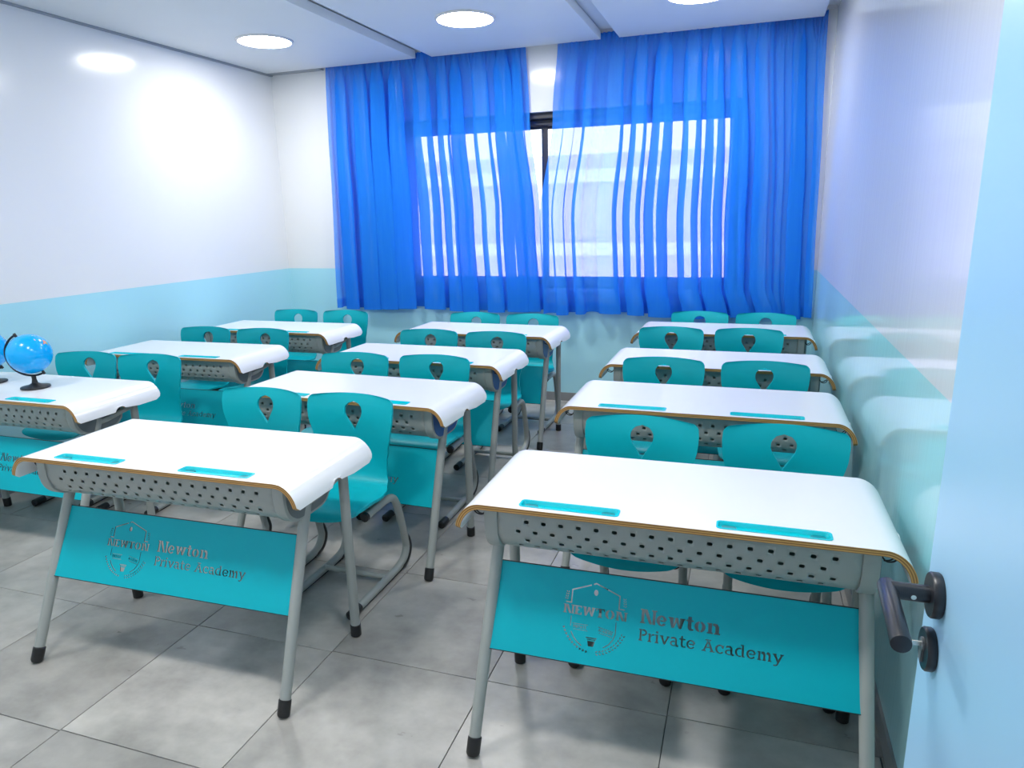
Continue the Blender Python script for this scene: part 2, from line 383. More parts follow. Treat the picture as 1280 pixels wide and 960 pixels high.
# ------------------------------------------------------------------ curtains
rail = MB().box(-3.2, .845, 5.515, 5.535, ZC-.022, ZC).obj('curtain_rail', ['rail'])
tag(rail, 'white curtain track fixed in the ceiling slot above the window', 'curtain rail')
def lerp_tab(tab, z):
    if z >= tab[0][0]: return tab[0][1]
    for (a, b_), (c, d) in zip(tab, tab[1:]):
        if z >= c: t = (a-z)/(a-c); t = t*t*(3-2*t); return b_+(d-b_)*t
    return tab[-1][1]
def curtain(label, left, right, folds, yc, seed, zb=.765, amp=1., ztop=2.836):
    rnd = random.Random(seed); nu, nv = folds*26, 64; vs = []
    jit = [rnd.uniform(-.30, .30) for _ in range(folds+3)]; am = [rnd.uniform(.5, 1.15) for _ in range(folds+3)]; ov = [rnd.uniform(.15, 1.1) for _ in range(folds+3)]
    def tabv(t, k):
        i = int(k); fr = k-i; fr = fr*fr*(3-2*fr); return t[i]*(1-fr)+t[i+1]*fr
    for j in range(nv+1):
        v = j/nv; vv = v**1.25; z = ztop-(ztop-zb)*vv
        xl, xr = lerp_tab(left, z), lerp_tab(right, z)
        head = max(0., 1-(ztop-z)/.20); grow = min(1., .55+.45*((ztop-z)/1.1))
        for i in range(nu+1):
            u = i/nu; k = u*folds
            edge = min(1., u*folds*1.4, (1-u)*folds*1.4)
            wob = noise.noise((u*7+seed, v*1.3, seed*1.7))
            ph = 2*math.pi*(k+tabv(jit, k)+.16*wob*v)
            A = .046*amp*tabv(am, k)*grow*(1-.75*head)
            y = A*math.sin(ph)+.012*wob*v
            x = xl+(xr-xl)*u+edge*(-.075*tabv(ov, k)*grow*(1-head)*math.sin(2*ph) + .006*noise.noise((u*20, v*3, seed)))
            fine = .0105*math.sin(2*math.pi*k*5.3+2*math.sin(k*2.1))*(head**.7 + .12*(1-v))
            y += fine
            y += .006*math.sin(z*9+u*folds*.8)*max(0, v-.7)
            zz = z + (.010*math.sin(u*folds*1.1+seed)+.006*math.sin(ph))*v*v
            vs.append((x, yc+max(-.058, min(.055, y)), zz))
    fs = [(j*(nu+1)+i, j*(nu+1)+i+1, (j+1)*(nu+1)+i+1, (j+1)*(nu+1)+i) for j in range(nv) for i in range(nu)]
    me = bpy.data.meshes.new('curtain'); me.from_pydata(vs, [], fs); me.materials.append(M['curtain'])
    for p in me.polygons: p.use_smooth = True
    o = link('curtain', me); tag(o, label, 'curtain', 'blue pleated window curtains')
    # stitched hem along the foot and gathered heading tape along the top, both following the folds
    for nm, j0, j1, off in (('hem', nv-2, nv, -.0022), ('heading_tape', 0, 2, -.0022)):
        vv2 = []; ff = []
        for j in range(j0, j1+1):
            for i in range(nu+1):
                p = vs[j*(nu+1)+i]; vv2.append((p[0], p[1]+off, p[2]))
        for j in range(j1-j0):
            for i in range(nu): ff.append((j*(nu+1)+i, j*(nu+1)+i+1, (j+1)*(nu+1)+i+1, (j+1)*(nu+1)+i))
        me2 = bpy.data.meshes.new(nm); me2.from_pydata(vv2, [], ff); me2.materials.append(M['curtain'])
        for p in me2.polygons: p.use_smooth = True
        link(nm, me2, o)
    return o
curtain('blue sheer curtain hanging over the window half nearest the globe', [(2.84, -3.10), (2.0, -3.12), (.76, -3.15)], [(2.84, -1.33), (2.3, -1.31), (1.5, -1.235), (.76, -1.195)], 10, 5.512, 3)
curtain('wide blue sheer curtain meeting the globe-side curtain, with a flared hem corner', [(2.84, -1.065), (2.3, -1.11), (1.5, -1.225), (.76, -1.20)], [(2.84, .46), (1.6, .53), (1.0, .55), (.76, .62)], 9, 5.496, 11, zb=.76)
curtain('narrow blue curtain panel in the corner against the glossy wall', [(2.84, .448), (1.6, .515), (1.0, .535), (.76, .57)], [(2.84, .80), (1.6, .825), (.76, .842)], 3, 5.538, 23, zb=.76, amp=.4)

# ------------------------------------------------------------------ door in the foreground
door = empty('door_1', (.648, YF, 0)); struct(door)
DL = .932-YF
MB().box(0, .042, .008, DL, .008, 2.09).obj('door_leaf', ['door'], door, bevel=.002)
hy, hz = .872-YF, 1.094
ro = MB().lathe([(.0001, 0), (.026, 0), (.0275, -.002), (.0275, -.010), (.026, -.012), (.0001, -.012)], (0, hy, hz), 'x', 36).obj('rosette', ['black_metal'], door, smooth=40)
ly_ = hy-.005
h = MB(); h.tube([(-.012, hy, hz), (-.058, hy, hz)], .0105, 18, up=(0, 1, 0))
hd = h.obj('handle_neck', ['black_metal'], ro, smooth=40)
h = MB(); h.tube([(-.056, hy+.011, hz), (-.062, hy-.120, hz)], .0108, 20)
h.obj('lever', ['black_metal'], ro, smooth=40, bevel=.0012)
MB().lathe([(.0001, -.0004), (.003, -.0004), (.003, .0012), (.0001, .0012)], (-.030, hy-.0108, hz-.001), 'y', 12).obj('grub_screw', ['key'], ro)
lz = hz-.073
lk = MB().lathe([(.0001, 0), (.025, 0), (.0265, -.002), (.0265, -.009), (.025, -.011), (.0001, -.011)], (0, hy, lz), 'x', 36).obj('lock_rosette', ['black_metal'], door, smooth=40)
q = MB(); q.lathe([(.0001, -.011), (.0085, -.011), (.0085, -.0135), (.0001, -.0135)], (0, hy, lz+.006), 'x', 20); q.box(-.0135, -.011, hy-.005, hy+.005, lz-.016, lz)
q.obj('cylinder', ['metal_dark'], lk, smooth=40)
ky = empty('door_key', (.648-.0135, YF+hy, lz+.006)); tag(ky, 'silver key left in the door lock below the black handle', 'key')
q = MB(); q.box(-.0105, 0, -.0012, .0012, -.003, .003); q.obj('blade', ['key'], ky, bevel=.0004)
q = MB(); prof = [(-.010, -.003), (-.012, -.008), (-.024, -.009), (-.027, -.005), (-.027, .005), (-.024, .009), (-.012, .008), (-.010, .003)]
a = q.add([(x, -.0014, z) for x, z in prof]); c = q.add([(x, .0014, z) for x, z in prof]); n = len(prof)
q.face([a+i for i in range(n)]); q.face([c+i for i in reversed(range(n))])
for i in range(n): q.face((a+i, c+i, c+(i+1) % n, a+(i+1) % n))
q.obj('bow', ['key'], ky, bevel=.0005)

# ------------------------------------------------------------------ lettering cut into the panels
def rect(x0, y0, x1, y1): return [(x0, y0), (x1, y0), (x1, y1), (x0, y1)]
def ring(cx, cy, rx, ry, a0, a1, wx, wy=None, n=14):
    wy = wy or wx; o = []; i_ = []
    for k in range(n+1):
        a = R(a0+(a1-a0)*k/n); o.append((cx+rx*math.cos(a), cy+ry*math.sin(a))); i_.append((cx+(rx-wx)*math.cos(a), cy+(ry-wy)*math.sin(a)))
    return o+i_[::-1]
def stroke(pts, wd):
    P = [Vector(p) for p in pts]; L = []; Rr = []
    for i, p in enumerate(P):
        a = (p-P[i-1]).normalized() if i else None; b_ = (P[i+1]-p).normalized() if i < len(P)-1 else None
        t = (a+b_).normalized() if a is not None and b_ is not None else (a if a is not None else b_)
        k = 1.
        if a is not None and b_ is not None: k = min(1.8, 1/max(.4, t.dot(b_)))
        nrm = Vector((-t.y, t.x))*wd/2*k
        L.append(tuple(p+nrm)); Rr.append(tuple(p-nrm))
    return L+Rr[::-1]
def stem(x, w_, y0, y1, tl=0, tr=0, bl=0, br=0, s=.085):
    p = []
    p += [(x-bl, y0), (x+w_+br, y0)]
    if br: p += [(x+w_+br, y0+s)]
    if br: p += [(x+w_, y0+s)]
    if tr: p += [(x+w_, y1-s), (x+w_+tr, y1-s)]
    p += [(x+w_+tr, y1), (x-tl, y1)]
    if tl: p += [(x-tl, y1-s), (x, y1-s)]
    if bl: p += [(x, y0+s), (x-bl, y0+s)]
    return p
XH = .72
def glyph(c, w_):
    g = .05; e = .08
    if c == 'N': return [stem(.1, w_*.8, 0, 1, e, 0, e, e), [(.1+w_*.8+g*.3, 1), (.1+w_*1.6, 1), (.86-w_*.2, .1), (.86-w_*.2, 0), (.86-w_*.9, 0), (.1+w_*.8+g*.3, .80)], stem(.86, w_*.8, 0, 1, e, e, 0, 0)], 1.04+w_*.3
    if c == 'E': return [[(0, 0), (.74, 0), (.74, .28), (.66, .28), (.62, .1), (.1+w_, .1), (.1+w_, .45), (.48, .45), (.48, .57), (.1+w_, .57), (.1+w_, .9), (.60, .9), (.64, .74), (.72, .74), (.72, 1), (0, 1), (0, .9), (.1, .9), (.1, .1), (0, .1)]], .82
    if c in 'Ww':
        H_ = 1. if c == 'W' else XH; W_ = 1.25 if c == 'W' else 1.12; q = w_*.95
        return [[(0, H_), (.14+q, H_), (.14+q, H_-.085), (.12+q, H_-.085), (.30+q*.35, .32*H_), (W_/2-q*.45, H_), (W_/2+q*.45, H_), (W_-.30-q*.35, .32*H_), (W_-.12-q, H_-.085), (W_-.14-q, H_-.085), (W_-.14-q, H_), (W_, H_), (W_, H_-.085), (W_-.07, H_-.085), (W_-.26+q*.1, 0), (W_-.30-q*.45, 0), (W_/2, .58*H_), (.30+q*.45, 0), (.26-q*.1, 0), (.07, H_-.085), (0, H_-.085)]], W_+.06
    if c == 'T': x = .42-w_/2; return [[(x-.1, 0), (x+w_+.1, 0), (x+w_+.1, .09), (x+w_, .09), (x+w_, .9), (.74, .9), (.76, .70), (.84, .70), (.84, 1), (0, 1), (0, .70), (.08, .70), (.10, .9), (x, .9), (x, .09), (x-.1, .09)]], .92
    if c in 'Oo':
        H_ = 1. if c == 'O' else XH; rx = .44 if c == 'O' else .35; d = 10
        return [ring(rx, H_/2, rx, H_/2+.01, 90+d, 270-d, w_, .1), ring(rx, H_/2, rx, H_/2+.01, -90+d, 90-d, w_, .1)], rx*2+.1
    if c == 'e': return [ring(.35, XH/2, .35, XH/2+.01, 12, 325, w_, .1, 20), rect(w_+.05, XH/2-.045, .62, XH/2+.045)], .78
    if c == 'c': return [ring(.35, XH/2, .35, XH/2+.01, 42, 318, w_, .1, 20), rect(.50, XH*.62, .62, XH*.95)], .72
    if c == 't': return [[(.0, XH-.1), (.12, XH-.1), (.12, .16), (.2, .02), (.34, -.01), (.5, .03), (.5, .13), (.36, .10), (.12+w_, .18), (.12+w_, XH-.1), (.48, XH-.1), (.48, XH), (.12+w_, XH), (.12+w_, .94), (.12, .94), (.12, XH), (0, XH)]], .56
    if c == 'n': return [stem(.08, w_, 0, XH, e, 0, e, e), [(.08+w_+g, XH*.54), (.36, XH*.81), (.49, XH*.75), (.54, XH*.6), (.54, .085), (.46, .085), (.46, 0), (.62+w_, 0), (.62+w_, .085), (.54+w_, .085), (.54+w_, XH*.7), (.50+w_*.7, XH*.98), (.40, XH*1.02), (.08+w_+g, XH*.84)]], .80+w_*.5
    if c == 'm':
        o = [stem(.08, w_, 0, XH, e, 0, e, e)]
        for dx in (0, .375):
            o.append([(x+dx, y) for x, y in [(.08+w_+g, XH*.52), (.30, XH*.79), (.41, XH*.72), (.45, XH*.6), (.45, .085), (.39, .085), (.39, 0), (.50+w_, 0), (.50+w_, .085), (.45+w_, .085), (.45+w_, XH*.7), (.42+w_*.7, XH*.98), (.34, XH*1.02), (.08+w_+g, XH*.84)]])
        return o, 1.03+w_*.6
    if c in 'PR':
        o = [stem(.1, w_, 0, 1, e, 0, e, e), stroke([(.1+w_+g, .94), (.45, .94), (.58, .86), (.63, .73), (.58, .59), (.45, .51), (.1+w_+g, .51)], w_*.9)]
        if c == 'R': o.append(stroke([(.42, .44), (.62, .05), (.74, .05)], w_*.9))
        return o, .76
    if c == 'r': return [stem(.08, w_, 0, XH, e, 0, e, e), [(.08+w_+g, XH*.58), (.36, XH*.84), (.52, XH*.80), (.52, XH*1.0), (.38, XH*1.03), (.08+w_+g, XH*.84)]], .58
    if c == 'i': return [stem(.08, w_, 0, XH, e, 0, e, e), rect(.07, .85, .09+w_, 1.0)], .24+w_
    if c == 'I': return [stem(.1, w_, 0, 1, e, e, e, e)], .28+w_
    if c in 'vV':
        H_ = 1. if c == 'V' else XH; q = w_
        return [[(0, H_), (.12+q, H_), (.12+q, H_-.085), (.10+q, H_-.085), (.38, .20), (.62-q*.3, H_-.085), (.58-q*.3, H_-.085), (.58-q*.3, H_), (.76, H_), (.76, H_-.085), (.70, H_-.085), (.43, 0), (.32, 0), (.06, H_-.085), (0, H_-.085)]], .80
    if c == 'a': return [ring(.30, XH*.30, .30, XH*.31, 60, 300, w_*.9, .09, 16), stroke([(.08, XH*.86), (.22, XH*.95), (.38, XH*.94), (.48, XH*.78), (.48, .13), (.56, .045), (.68, .045)], w_)], .74
    if c == 'A': return [stroke([(.17, .06), (.44, .78)], w_*.8), stroke([(.80, .06), (.53, .78)], w_), rect(0, 0, .32, .085), rect(.62, 0, 1.0, .085), rect(.36, .30, .61, .39), rect(.26, .92, .70, 1.0), rect(.36, .80, .44, .90), rect(.52, .80, .60, .90)], 1.02
    if c == 'd': return [ring(.33, XH/2, .33, XH/2+.01, 62, 298, w_, .1, 18), stem(.50, w_, 0, 1, e, 0, 0, e)], .84
    if c == 'y': return [[(0, XH), (.12+w_, XH), (.12+w_, XH-.085), (.10+w_, XH-.085), (.38, .20), (.62-w_*.3, XH-.085), (.58-w_*.3, XH-.085), (.58-w_*.3, XH), (.78, XH), (.78, XH-.085), (.71, XH-.085), (.36, -.20), (.22, -.28), (.06, -.25), (.06, -.15), (.22, -.18), (.30, -.08), (.33, .02), (.06, XH-.085), (0, XH-.085)]], .80
    if c == 'C': return [ring(.42, .5, .42, .51, 40, 320, w_, .1, 20)], .84
    if c == 'D': return [stem(.1, w_, 0, 1, e, 0, e, 0), ring(.1+w_+g-.02, .5, .52, .5, -88, 88, w_, .1, 16)], .86
    if c == 'M': return [stem(.08, w_*.8, 0, 1, e, 0, e, e), stroke([(.30, .95), (.52, .30), (.74, .95)], w_*.8), stem(.86, w_*.8, 0, 1, 0, e, e, e)], 1.12
    if c == 'Y': return [stroke([(.06, .97), (.40, .46), (.74, .97)], w_*.9), stem(.40-w_/2, w_, 0, .36, 0, 0, e, e)], .82
    return [], .32
def text(s, x0, x1, y0, h, w_, rot=0., origin=None):
    adv = 0; gl = []
    for c in s:
        ps, a = glyph(c, w_); gl.append((ps, adv)); adv += a
    sx = (x1-x0)/adv; out = []
    for ps, a in gl:
        for p in ps:
            q = [(x0+(x+a)*sx, y0+y*h) for x, y in p]
            if rot:
                c_, s_ = math.cos(rot), math.sin(rot); q = [(x0+(x-x0)*c_-(y-y0)*s_, y0+(x-x0)*s_+(y-y0)*c_) for x, y in q]
            out.append(q)
    return out
def panel_cutouts():
    H = []
    H += text('Newton', -.068, .153, .138, .0385, .23)
    H += text('Private', -.069, .090, .0905, .0315, .15)
    H += text('Academy', .104, .315, .0905, .0315, .15)
    H += text('NEWTON', -.291, -.104, .1345, .0245, .25)
    # shield outline
    lw = .0035
    H.append(stroke([(-.284, .1655), (-.268, .1655), (-.268, .2015), (-.213, .2215)], lw)); H.append(stroke([(-.207, .2240), (-.199, .2275), (-.129, .2015), (-.129, .1655), (-.112, .1655)], lw))
    H.append(stroke([(-.265, .128), (-.265, .100)], .0022)); H.append(stroke([(-.262, .085), (-.254, .072), (-.243, .060), (-.228, .050)], .0030))
    H.append(stroke([(-.134, .128), (-.134, .095), (-.139, .080), (-.150, .065), (-.166, .054)], .0024))
    H.append([(-.198+.0065*math.cos(t), .2015+.0085*math.sin(t)) for t in [k*math.pi/6 for k in range(12)]])
    # ribbons with the two small words
    H.append(stroke([(-.260, .1085), (-.214, .1085)], .0016)); H.append(stroke([(-.256, .0925), (-.214, .0925)], .0016))
    H += text('PRIVATE', -.257, -.217, .0970, .0080, .24)
    H.append(stroke([(-.184, .1085), (-.140, .1000)], .0016)); H.append(stroke([(-.181, .0925), (-.141, .0845)], .0016))
    H += text('ACADEMY', -.184, -.142, .0975, .0080, .24, rot=-.19)
    # torch-like bowl
    H.append(rect(-.217, .0735, -.186, .0765)); H.append(rect(-.213, .0690, -.188, .0715)); H.append([(-.209, .052), (-.194, .052), (-.190, .0665), (-.212, .0665)])
    # wheat wreath, two branches of small leaves
    for sg in (-1, 1):
        for k in range(11):
            t = k/10; a = R(205+58*t) if sg < 0 else R(335-58*t)
            cx, cy = -.198+.0930*math.cos(a)*(1.0), .1315+.0965*math.sin(a)
            ta = a+math.pi/2
            for side in (-1, 1):
                da = ta+(math.pi if sg > 0 else 0)+math.pi-side*.55
                dx, dy = math.cos(da), math.sin(da); px, py = -dy, dx; s_ = .0090
                bx, by = cx+math.cos(a)*side*.0014, cy+math.sin(a)*side*.0014
                H.append([(bx, by), (bx+dx*s_*.5+px*.0019, by+dy*s_*.5+py*.0019), (bx+dx*s_, by+dy*s_), (bx+dx*s_*.5-px*.0019, by+dy*s_*.5-py*.0019)])
        # little ear of wheat above the name
        ex = -.283 if sg < 0 else -.112
        for k in range(4):
            y = .172+k*.0065
            for side in (-1, 1):
                H.append([(ex+side*.0010+k*.0008*-sg, y), (ex+side*.0046+k*.0008*-sg, y+.0035), (ex+side*.0032+k*.0008*-sg, y+.0060), (ex+side*.0010+k*.0008*-sg, y+.0030)])
    return H
PH, PX = .2568, .504
def build_panel_mesh():
    holes = panel_cutouts(); pts = []; faces = []
    for poly in [rect(-PX, 0, PX, PH)]+holes:
        if sum(p[0]*q[1]-p[1]*q[0] for p, q in zip(poly, poly[1:]+poly[:1])) < 0: poly = poly[::-1]
        n = len(pts); pts += [Vector(p) for p in poly]; faces.append(list(range(n, n+len(poly))))
    v, e, f, ov, oe, of = delaunay_2d_cdt(pts, [], faces, 1, 1e-6)
    tris = []
    def inside(poly, x, y):
        c = False
        for (x1, y1), (x2, y2) in zip(poly, poly[1:]+poly[:1]):
            if (y1 > y) != (y2 > y) and x < (x2-x1)*(y-y1)/(y2-y1)+x1: c = not c
        return c
    boxes = [(min(p[0] for p in h), max(p[0] for p in h), min(p[1] for p in h), max(p[1] for p in h), h) for h in holes]
    for tri in f:
        a, b_, c = (v[i] for i in tri); x, y = (a.x+b_.x+c.x)/3, (a.y+b_.y+c.y)/3
        if any(x0 < x < x1 and y0 < y < y1 and inside(h, x, y) for x0, x1, y0, y1, h in boxes): continue
        if (b_-a).cross(c-a) < 0: tri = list(reversed(tri))
        tris.append(list(tri))
    used = sorted({i for t in tris for i in t}); mp = {i: k for k, i in enumerate(used)}
    top = [(v[i].x, -.0012, v[i].y) for i in used]; bot = [(v[i].x, .0012, v[i].y) for i in used]
    return sheet(top, [[mp[i] for i in t] for t in tris], bot, ['teal_panel', 'black'], 'modesty_panel', rim_mat=1)

# ------------------------------------------------------------------ school desk
H, W, Dp, drop, TH = .76, .590, .470, .0836, .0155
def build_desk():
    root = empty('school_desk')
    # --- tabletop: bent plywood, sides curled down
    ax, bz = .078, drop; prof = []
    flat = [-.43+i*.0 for i in range(1)]
    xs_flat = sorted({-(W-ax), -.4015, -.1270, 0., .1290, .3990, W-ax, -.46, .46, -.26, .26})
    right = []
    nC = 12
    for k in range(1, nC+1):
        a = math.pi/2*.93*k/nC; right.append((W-ax+ax*math.sin(a)/math.sin(math.pi/2*.93), H-bz*(1-math.cos(a))/(1-math.cos(math.pi/2*.93))))
    prof = [(-x, z) for x, z in reversed(right)]+[(x, H) for x in xs_flat]+right
    n = len(prof); S = [0.]
    for a, b_ in zip(prof, prof[1:]): S.append(S[-1]+math.hypot(b_[0]-a[0], b_[1]-a[1]))
    nor = []
    for i in range(n):
        a, b_ = prof[max(i-1, 0)], prof[min(i+1, n-1)]; t = Vector((b_[0]-a[0], b_[1]-a[1])).normalized(); nor.append((t.y*-1*-1, -t.x) if False else (t.y, -t.x))
    y0, y1 = -.014, Dp
    ys = [y0, .004, .0075, .0500, .09, .18, .188, .194, .204, .22, .236, .246, .252, .26, .35, .43, .45, y1]
    top = []; bot = []; rc = .034
    for i, (x, z) in enumerate(prof):
        e = min(S[i], S[-1]-S[i]); inf = inb = 0.
        if e < rc: inb = rc-math.sqrt(max(0, rc*rc-(rc-e)**2))
        if e < .014: inf = .014-math.sqrt(max(0, .014**2-(.014-e)**2))
        for y in ys:
            t = (y-y0)/(y1-y0); yy = y0+inf+(y1-inb-y0-inf)*t
            xx, zz = x, z
            if i in (0, n-1):
                q = abs(yy-.22)/.030
                if q < 1: zz += .021*math.sqrt(1-q*q); xx -= math.copysign(.0015, x)*(1-q)
            elif i in (1, n-2):
                q = abs(yy-.22)/.030
                if q < 1: zz += .013*math.sqrt(1-q*q)
            top.append((xx, yy, zz)); bot.append((xx+nor[i][0]*TH, yy, zz+nor[i][1]*TH))
    ny = len(ys); F = []
    for i in range(n-1):
        for j in range(ny-1):
            xm = (prof[i][0]+prof[i+1][0])/2
            if ys[j] == .0075 and prof[i][1] == H and prof[i+1][1] == H and (-.4015 < xm < -.1270 or .1290 < xm < .3990): continue
            F.append([i*ny+j, (i+1)*ny+j, (i+1)*ny+j+1, i*ny+j+1])
    link('tabletop', sheet(top, F, bot, ['tabletop', 'ply'], 'tabletop', rim_mat=1, uvrim=True), root)
    # --- two pen trays let into the top
    def rr(x0, x1, ya, yb, r, z, k=5):
        o = []
        for cx, cy, a0 in ((x1-r, yb-r, 0), (x0+r, yb-r, 90), (x0+r, ya+r, 180), (x1-r, ya+r, 270)):
            for q in range(k+1): a = R(a0+90*q/k); o.append((cx+r*math.cos(a), cy+r*math.sin(a), z))
        return o
    for x0, x1 in ((-.4015, -.1270), (.1290, .3990)):
        q = MB(); rings = [rr(x0-.003, x1+.003, .0045, .0530, .012, H+.0004), rr(x0-.003, x1+.003, .0045, .0530, .012, H+.0022), rr(x0+.002, x1-.002, .0095, .0480, .010, H+.0022), rr(x0+.006, x1-.006, .0130, .0440, .009, H-.0090)]
        idx = [q.add(rg) for rg in rings]; nn = len(rings[0])
        for a, b_ in zip(idx, idx[1:]):
            for k in range(nn): q.face((a+k, a+(k+1) % nn, b_+(k+1) % nn, b_+k))
        q.face([idx[-1]+k for k in range(nn)])
        tr = q.obj('pen_tray', ['teal_tray'], root, smooth=40)
        for s0, s1 in ((x0+.010, x0+.048), (x1-.048, x1-.010)):
            rp = MB(); ra = [rr(s0, s1, .0150, .0425, .008, H-.0089), rr(s0+.001, s1-.001, .0160, .0415, .008, H-.0055)]
            ii = [rp.add(rg) for rg in ra]
            for k in range(len(ra[0])): rp.face((ii[0]+k, ii[0]+(k+1) % len(ra[0]), ii[1]+(k+1) % len(ra[0]), ii[1]+k))
            rp.face([ii[1]+k for k in range(len(ra[0]))]); rp.obj('finger_rest', ['tray_dark'], tr, smooth=40)
    # --- perforated book basket
    ztop = H-TH
    bp = catmull([(.030, ztop), (.027, .700), (.030, .665), (.044, .630), (.070, .605), (.105, .593), (.20, .590), (.255, .598), (.285, .630), (.290, .690)], 10)
    bs = [0.]
    for a, b_ in zip(bp, bp[1:]): bs.append(bs[-1]+(b_-a).length)
    def at(s):
        s = max(0, min(bs[-1]-1e-6, s))
        for i in range(len(bs)-1):
            if bs[i+1] >= s: t = (s-bs[i])/(bs[i+1]-bs[i]); return bp[i].lerp(bp[i+1], t)
        return bp[-1]
    XB = .475; q = MB(); rows = [(0, .026, 0), (.026, .057, 1), (.057, .088, 2), (.088, .119, 1), (.119, .150, 2)]; ncol = 38; cw = 2*XB/ncol
    s_rest = [.150+(bs[-1]-.150)*k/14 for k in range(15)]
    for k in range(14): rows.append((s_rest[k], s_rest[k+1], 0))
    def P(x, s): p = at(s); return (x, p[0], p[1])
    for s0, s1, kind in rows:
        for i in range(ncol):
            x0 = -XB+i*cw; x1 = x0+cw; sm = (s0+s1)/2; xm = (x0+x1)/2
            per = [(x1, sm), (x1, s1), (xm, s1), (x0, s1), (x0, sm), (x0, s0), (xm, s0), (x1, s0)]
            a = q.add([P(*p) for p in per])
            if kind and (i+kind) % 2 == 0 and 1 < i < ncol-2:
                hr = [(.0072, 0), (.0058, .0046), (0, .0052), (-.0058, .0046), (-.0072, 0), (-.0058, -.0046), (0, -.0052), (.0058, -.0046)]
                h_ = q.add([P(xm+dx, sm+ds) for dx, ds in hr])
                for k in range(8): q.face((a+k, a+(k+1) % 8, h_+(k+1) % 8, h_+k))
            elif s0 >= .150 or not kind: q.face([a+k for k in (1, 3, 5, 7)] if False else [a+k for k in range(8)])
            else: q.face([a+k for k in range(8)])
    me = q.mesh('book_basket', ['metal'], smooth=50, merge=1e-4)
    bm = bmesh.new(); bm.from_mesh(me); bmesh.ops.solidify(bm, geom=bm.faces[:], thickness=.0016); bm.to_mesh(me); bm.free()
    link('book_basket', me, root)
    cap = [(p[0]-.004 if p[0] < .1 else p[0]+(.004 if p[0] > .28 else 0), p[1]-(.005 if p[1] < .66 else 0)) for p in bp]+[(.294, ztop-.03), (.26, ztop), (.10, ztop)]
    for sg in (-1, 1):
        o = MB().prism_x(cap, sg*.474, sg*.514).obj('basket_end', ['metal'], root, smooth=40, bevel=.003)
        cyy, czz = .16, .668
        sm_ = [(cyy+(y-cyy)*.90, czz+(z-czz)*.88) for y, z in cap]
        ec = MB().prism_x(sm_, sg*.5135, sg*.517).obj('end_cover', ['metal_dark'], o, bevel=.0008)
        # legs
        fl_ = MB().tube([(sg*.506, .1585, .650), (sg*.516, .02, .31), (sg*.525, -.0934, .03)], [.0185, .0185, .0175], 14).obj('front_leg', ['metal'], root, smooth=40)
        MB().tube([(sg*.5235, -.0845, .0525), (sg*.5235, -.0853, .0505), (sg*.5250, -.1020, .0095), (sg*.5250, -.1045, .0030)], [.0178, .0208, .0205, .0170], 14).obj('foot_cap', ['black'], fl_, smooth=40)
        rl = MB().tube([(sg*.534, .342, .715), (sg*.530, .348, .40), (sg*.524, .3600, .03)], .0178, 14).obj('rear_leg', ['metal'], root, smooth=40)
        MB().tube([(sg*.5243, .3592, .050), (sg*.5243, .3592, .048), (sg*.5235, .3607, .0035), (sg*.5235, .3607, .0004)], [.0172, .0200, .0200, .0172], 14).obj('foot_cap', ['black'], rl, smooth=40)
        MB().tube(catmull([(sg*.512, .150, .632), (sg*.522, .20, .638), (sg*.530, .27, .655), (sg*.534, .342, .668)], 4), .0125, 10, flat=.7).obj('side_rail', ['metal'], root, smooth=40)
        MB().box(min(sg*.500, sg*.552), max(sg*.500, sg*.552), .325, .36, .712, ztop-.0005).obj('top_bracket', ['metal'], root, bevel=.002)
        hk = catmull([(sg*.517, .055, .715), (sg*.53, .055, .700), (sg*.545, .052, .702), (sg*.553, .050, .712), (sg*.548, .048, .716), (sg*.536, .046, .708), (sg*.522, .045, .706)], 5)
        MB().tube(hk, .0022, 6).obj('bag_hook', ['black'], root, smooth=60)
    MB().box(-.52, .52, .330, .352, .700, .735).obj('cross_rail', ['metal_dark'], root, bevel=.002)
    # --- modesty panel between the front legs
    pm = link('modesty_panel', PANEL, root); pm.location = (0, .0045, .2944)
    pm.rotation_euler.x = -math.atan2(.1097, .2321)
    tr = MB(); t_ = .0022
    tr.box(-PX-t_, PX+t_, -.0022, .0022, PH, PH+t_*1.4); tr.box(-PX-t_, PX+t_, -.0022, .0022, -t_, 0); tr.box(-PX-t_, -PX, -.0022, .0022, 0, PH); tr.box(PX, PX+t_, -.0022, .0022, 0, PH)
    tr.obj('panel_trim', ['black'], pm)
    return root
PANEL = build_panel_mesh()
desk_proto = build_desk()
DG = 'double school desks in three columns'
desks = [
 ('R1', .236, 1.707, .78, 'white double school desk beside the open blue door, lettered panel fully in view'),
 ('R2', .235, 2.770, .19, 'white double school desk along the glossy wall, second one in from the blue door'),
 ('R3', .244, 3.641, .12, 'white double school desk along the glossy wall, third one in from the blue door'),
 ('R4', .240, 4.703, 0., 'white double school desk along the glossy wall, pushed up closest to the curtains'),
 ('M1', -1.457, 1.657, 1.45, 'white double school desk leading the middle column, crest panel clear of other desks'),
 ('M2', -1.375, 2.601, -1.68, 'white double school desk second in the middle column, blue basket end'),
 ('M3', -1.419, 3.446, 0., 'white double school desk third in the middle column, blue basket end'),
 ('M4', -1.403, 4.383, -1.02, 'white double school desk of the middle column closest to the curtains'),
 ('L1', -3.004, 2.205, .75, 'white double school desk carrying the blue globes'),
 ('L2', -2.979, 3.243, 1.90, 'white double school desk directly behind the globe desk'),
 ('L3', -2.995, 4.181, .61, 'white double school desk of the globe column closest to the curtains'),
]
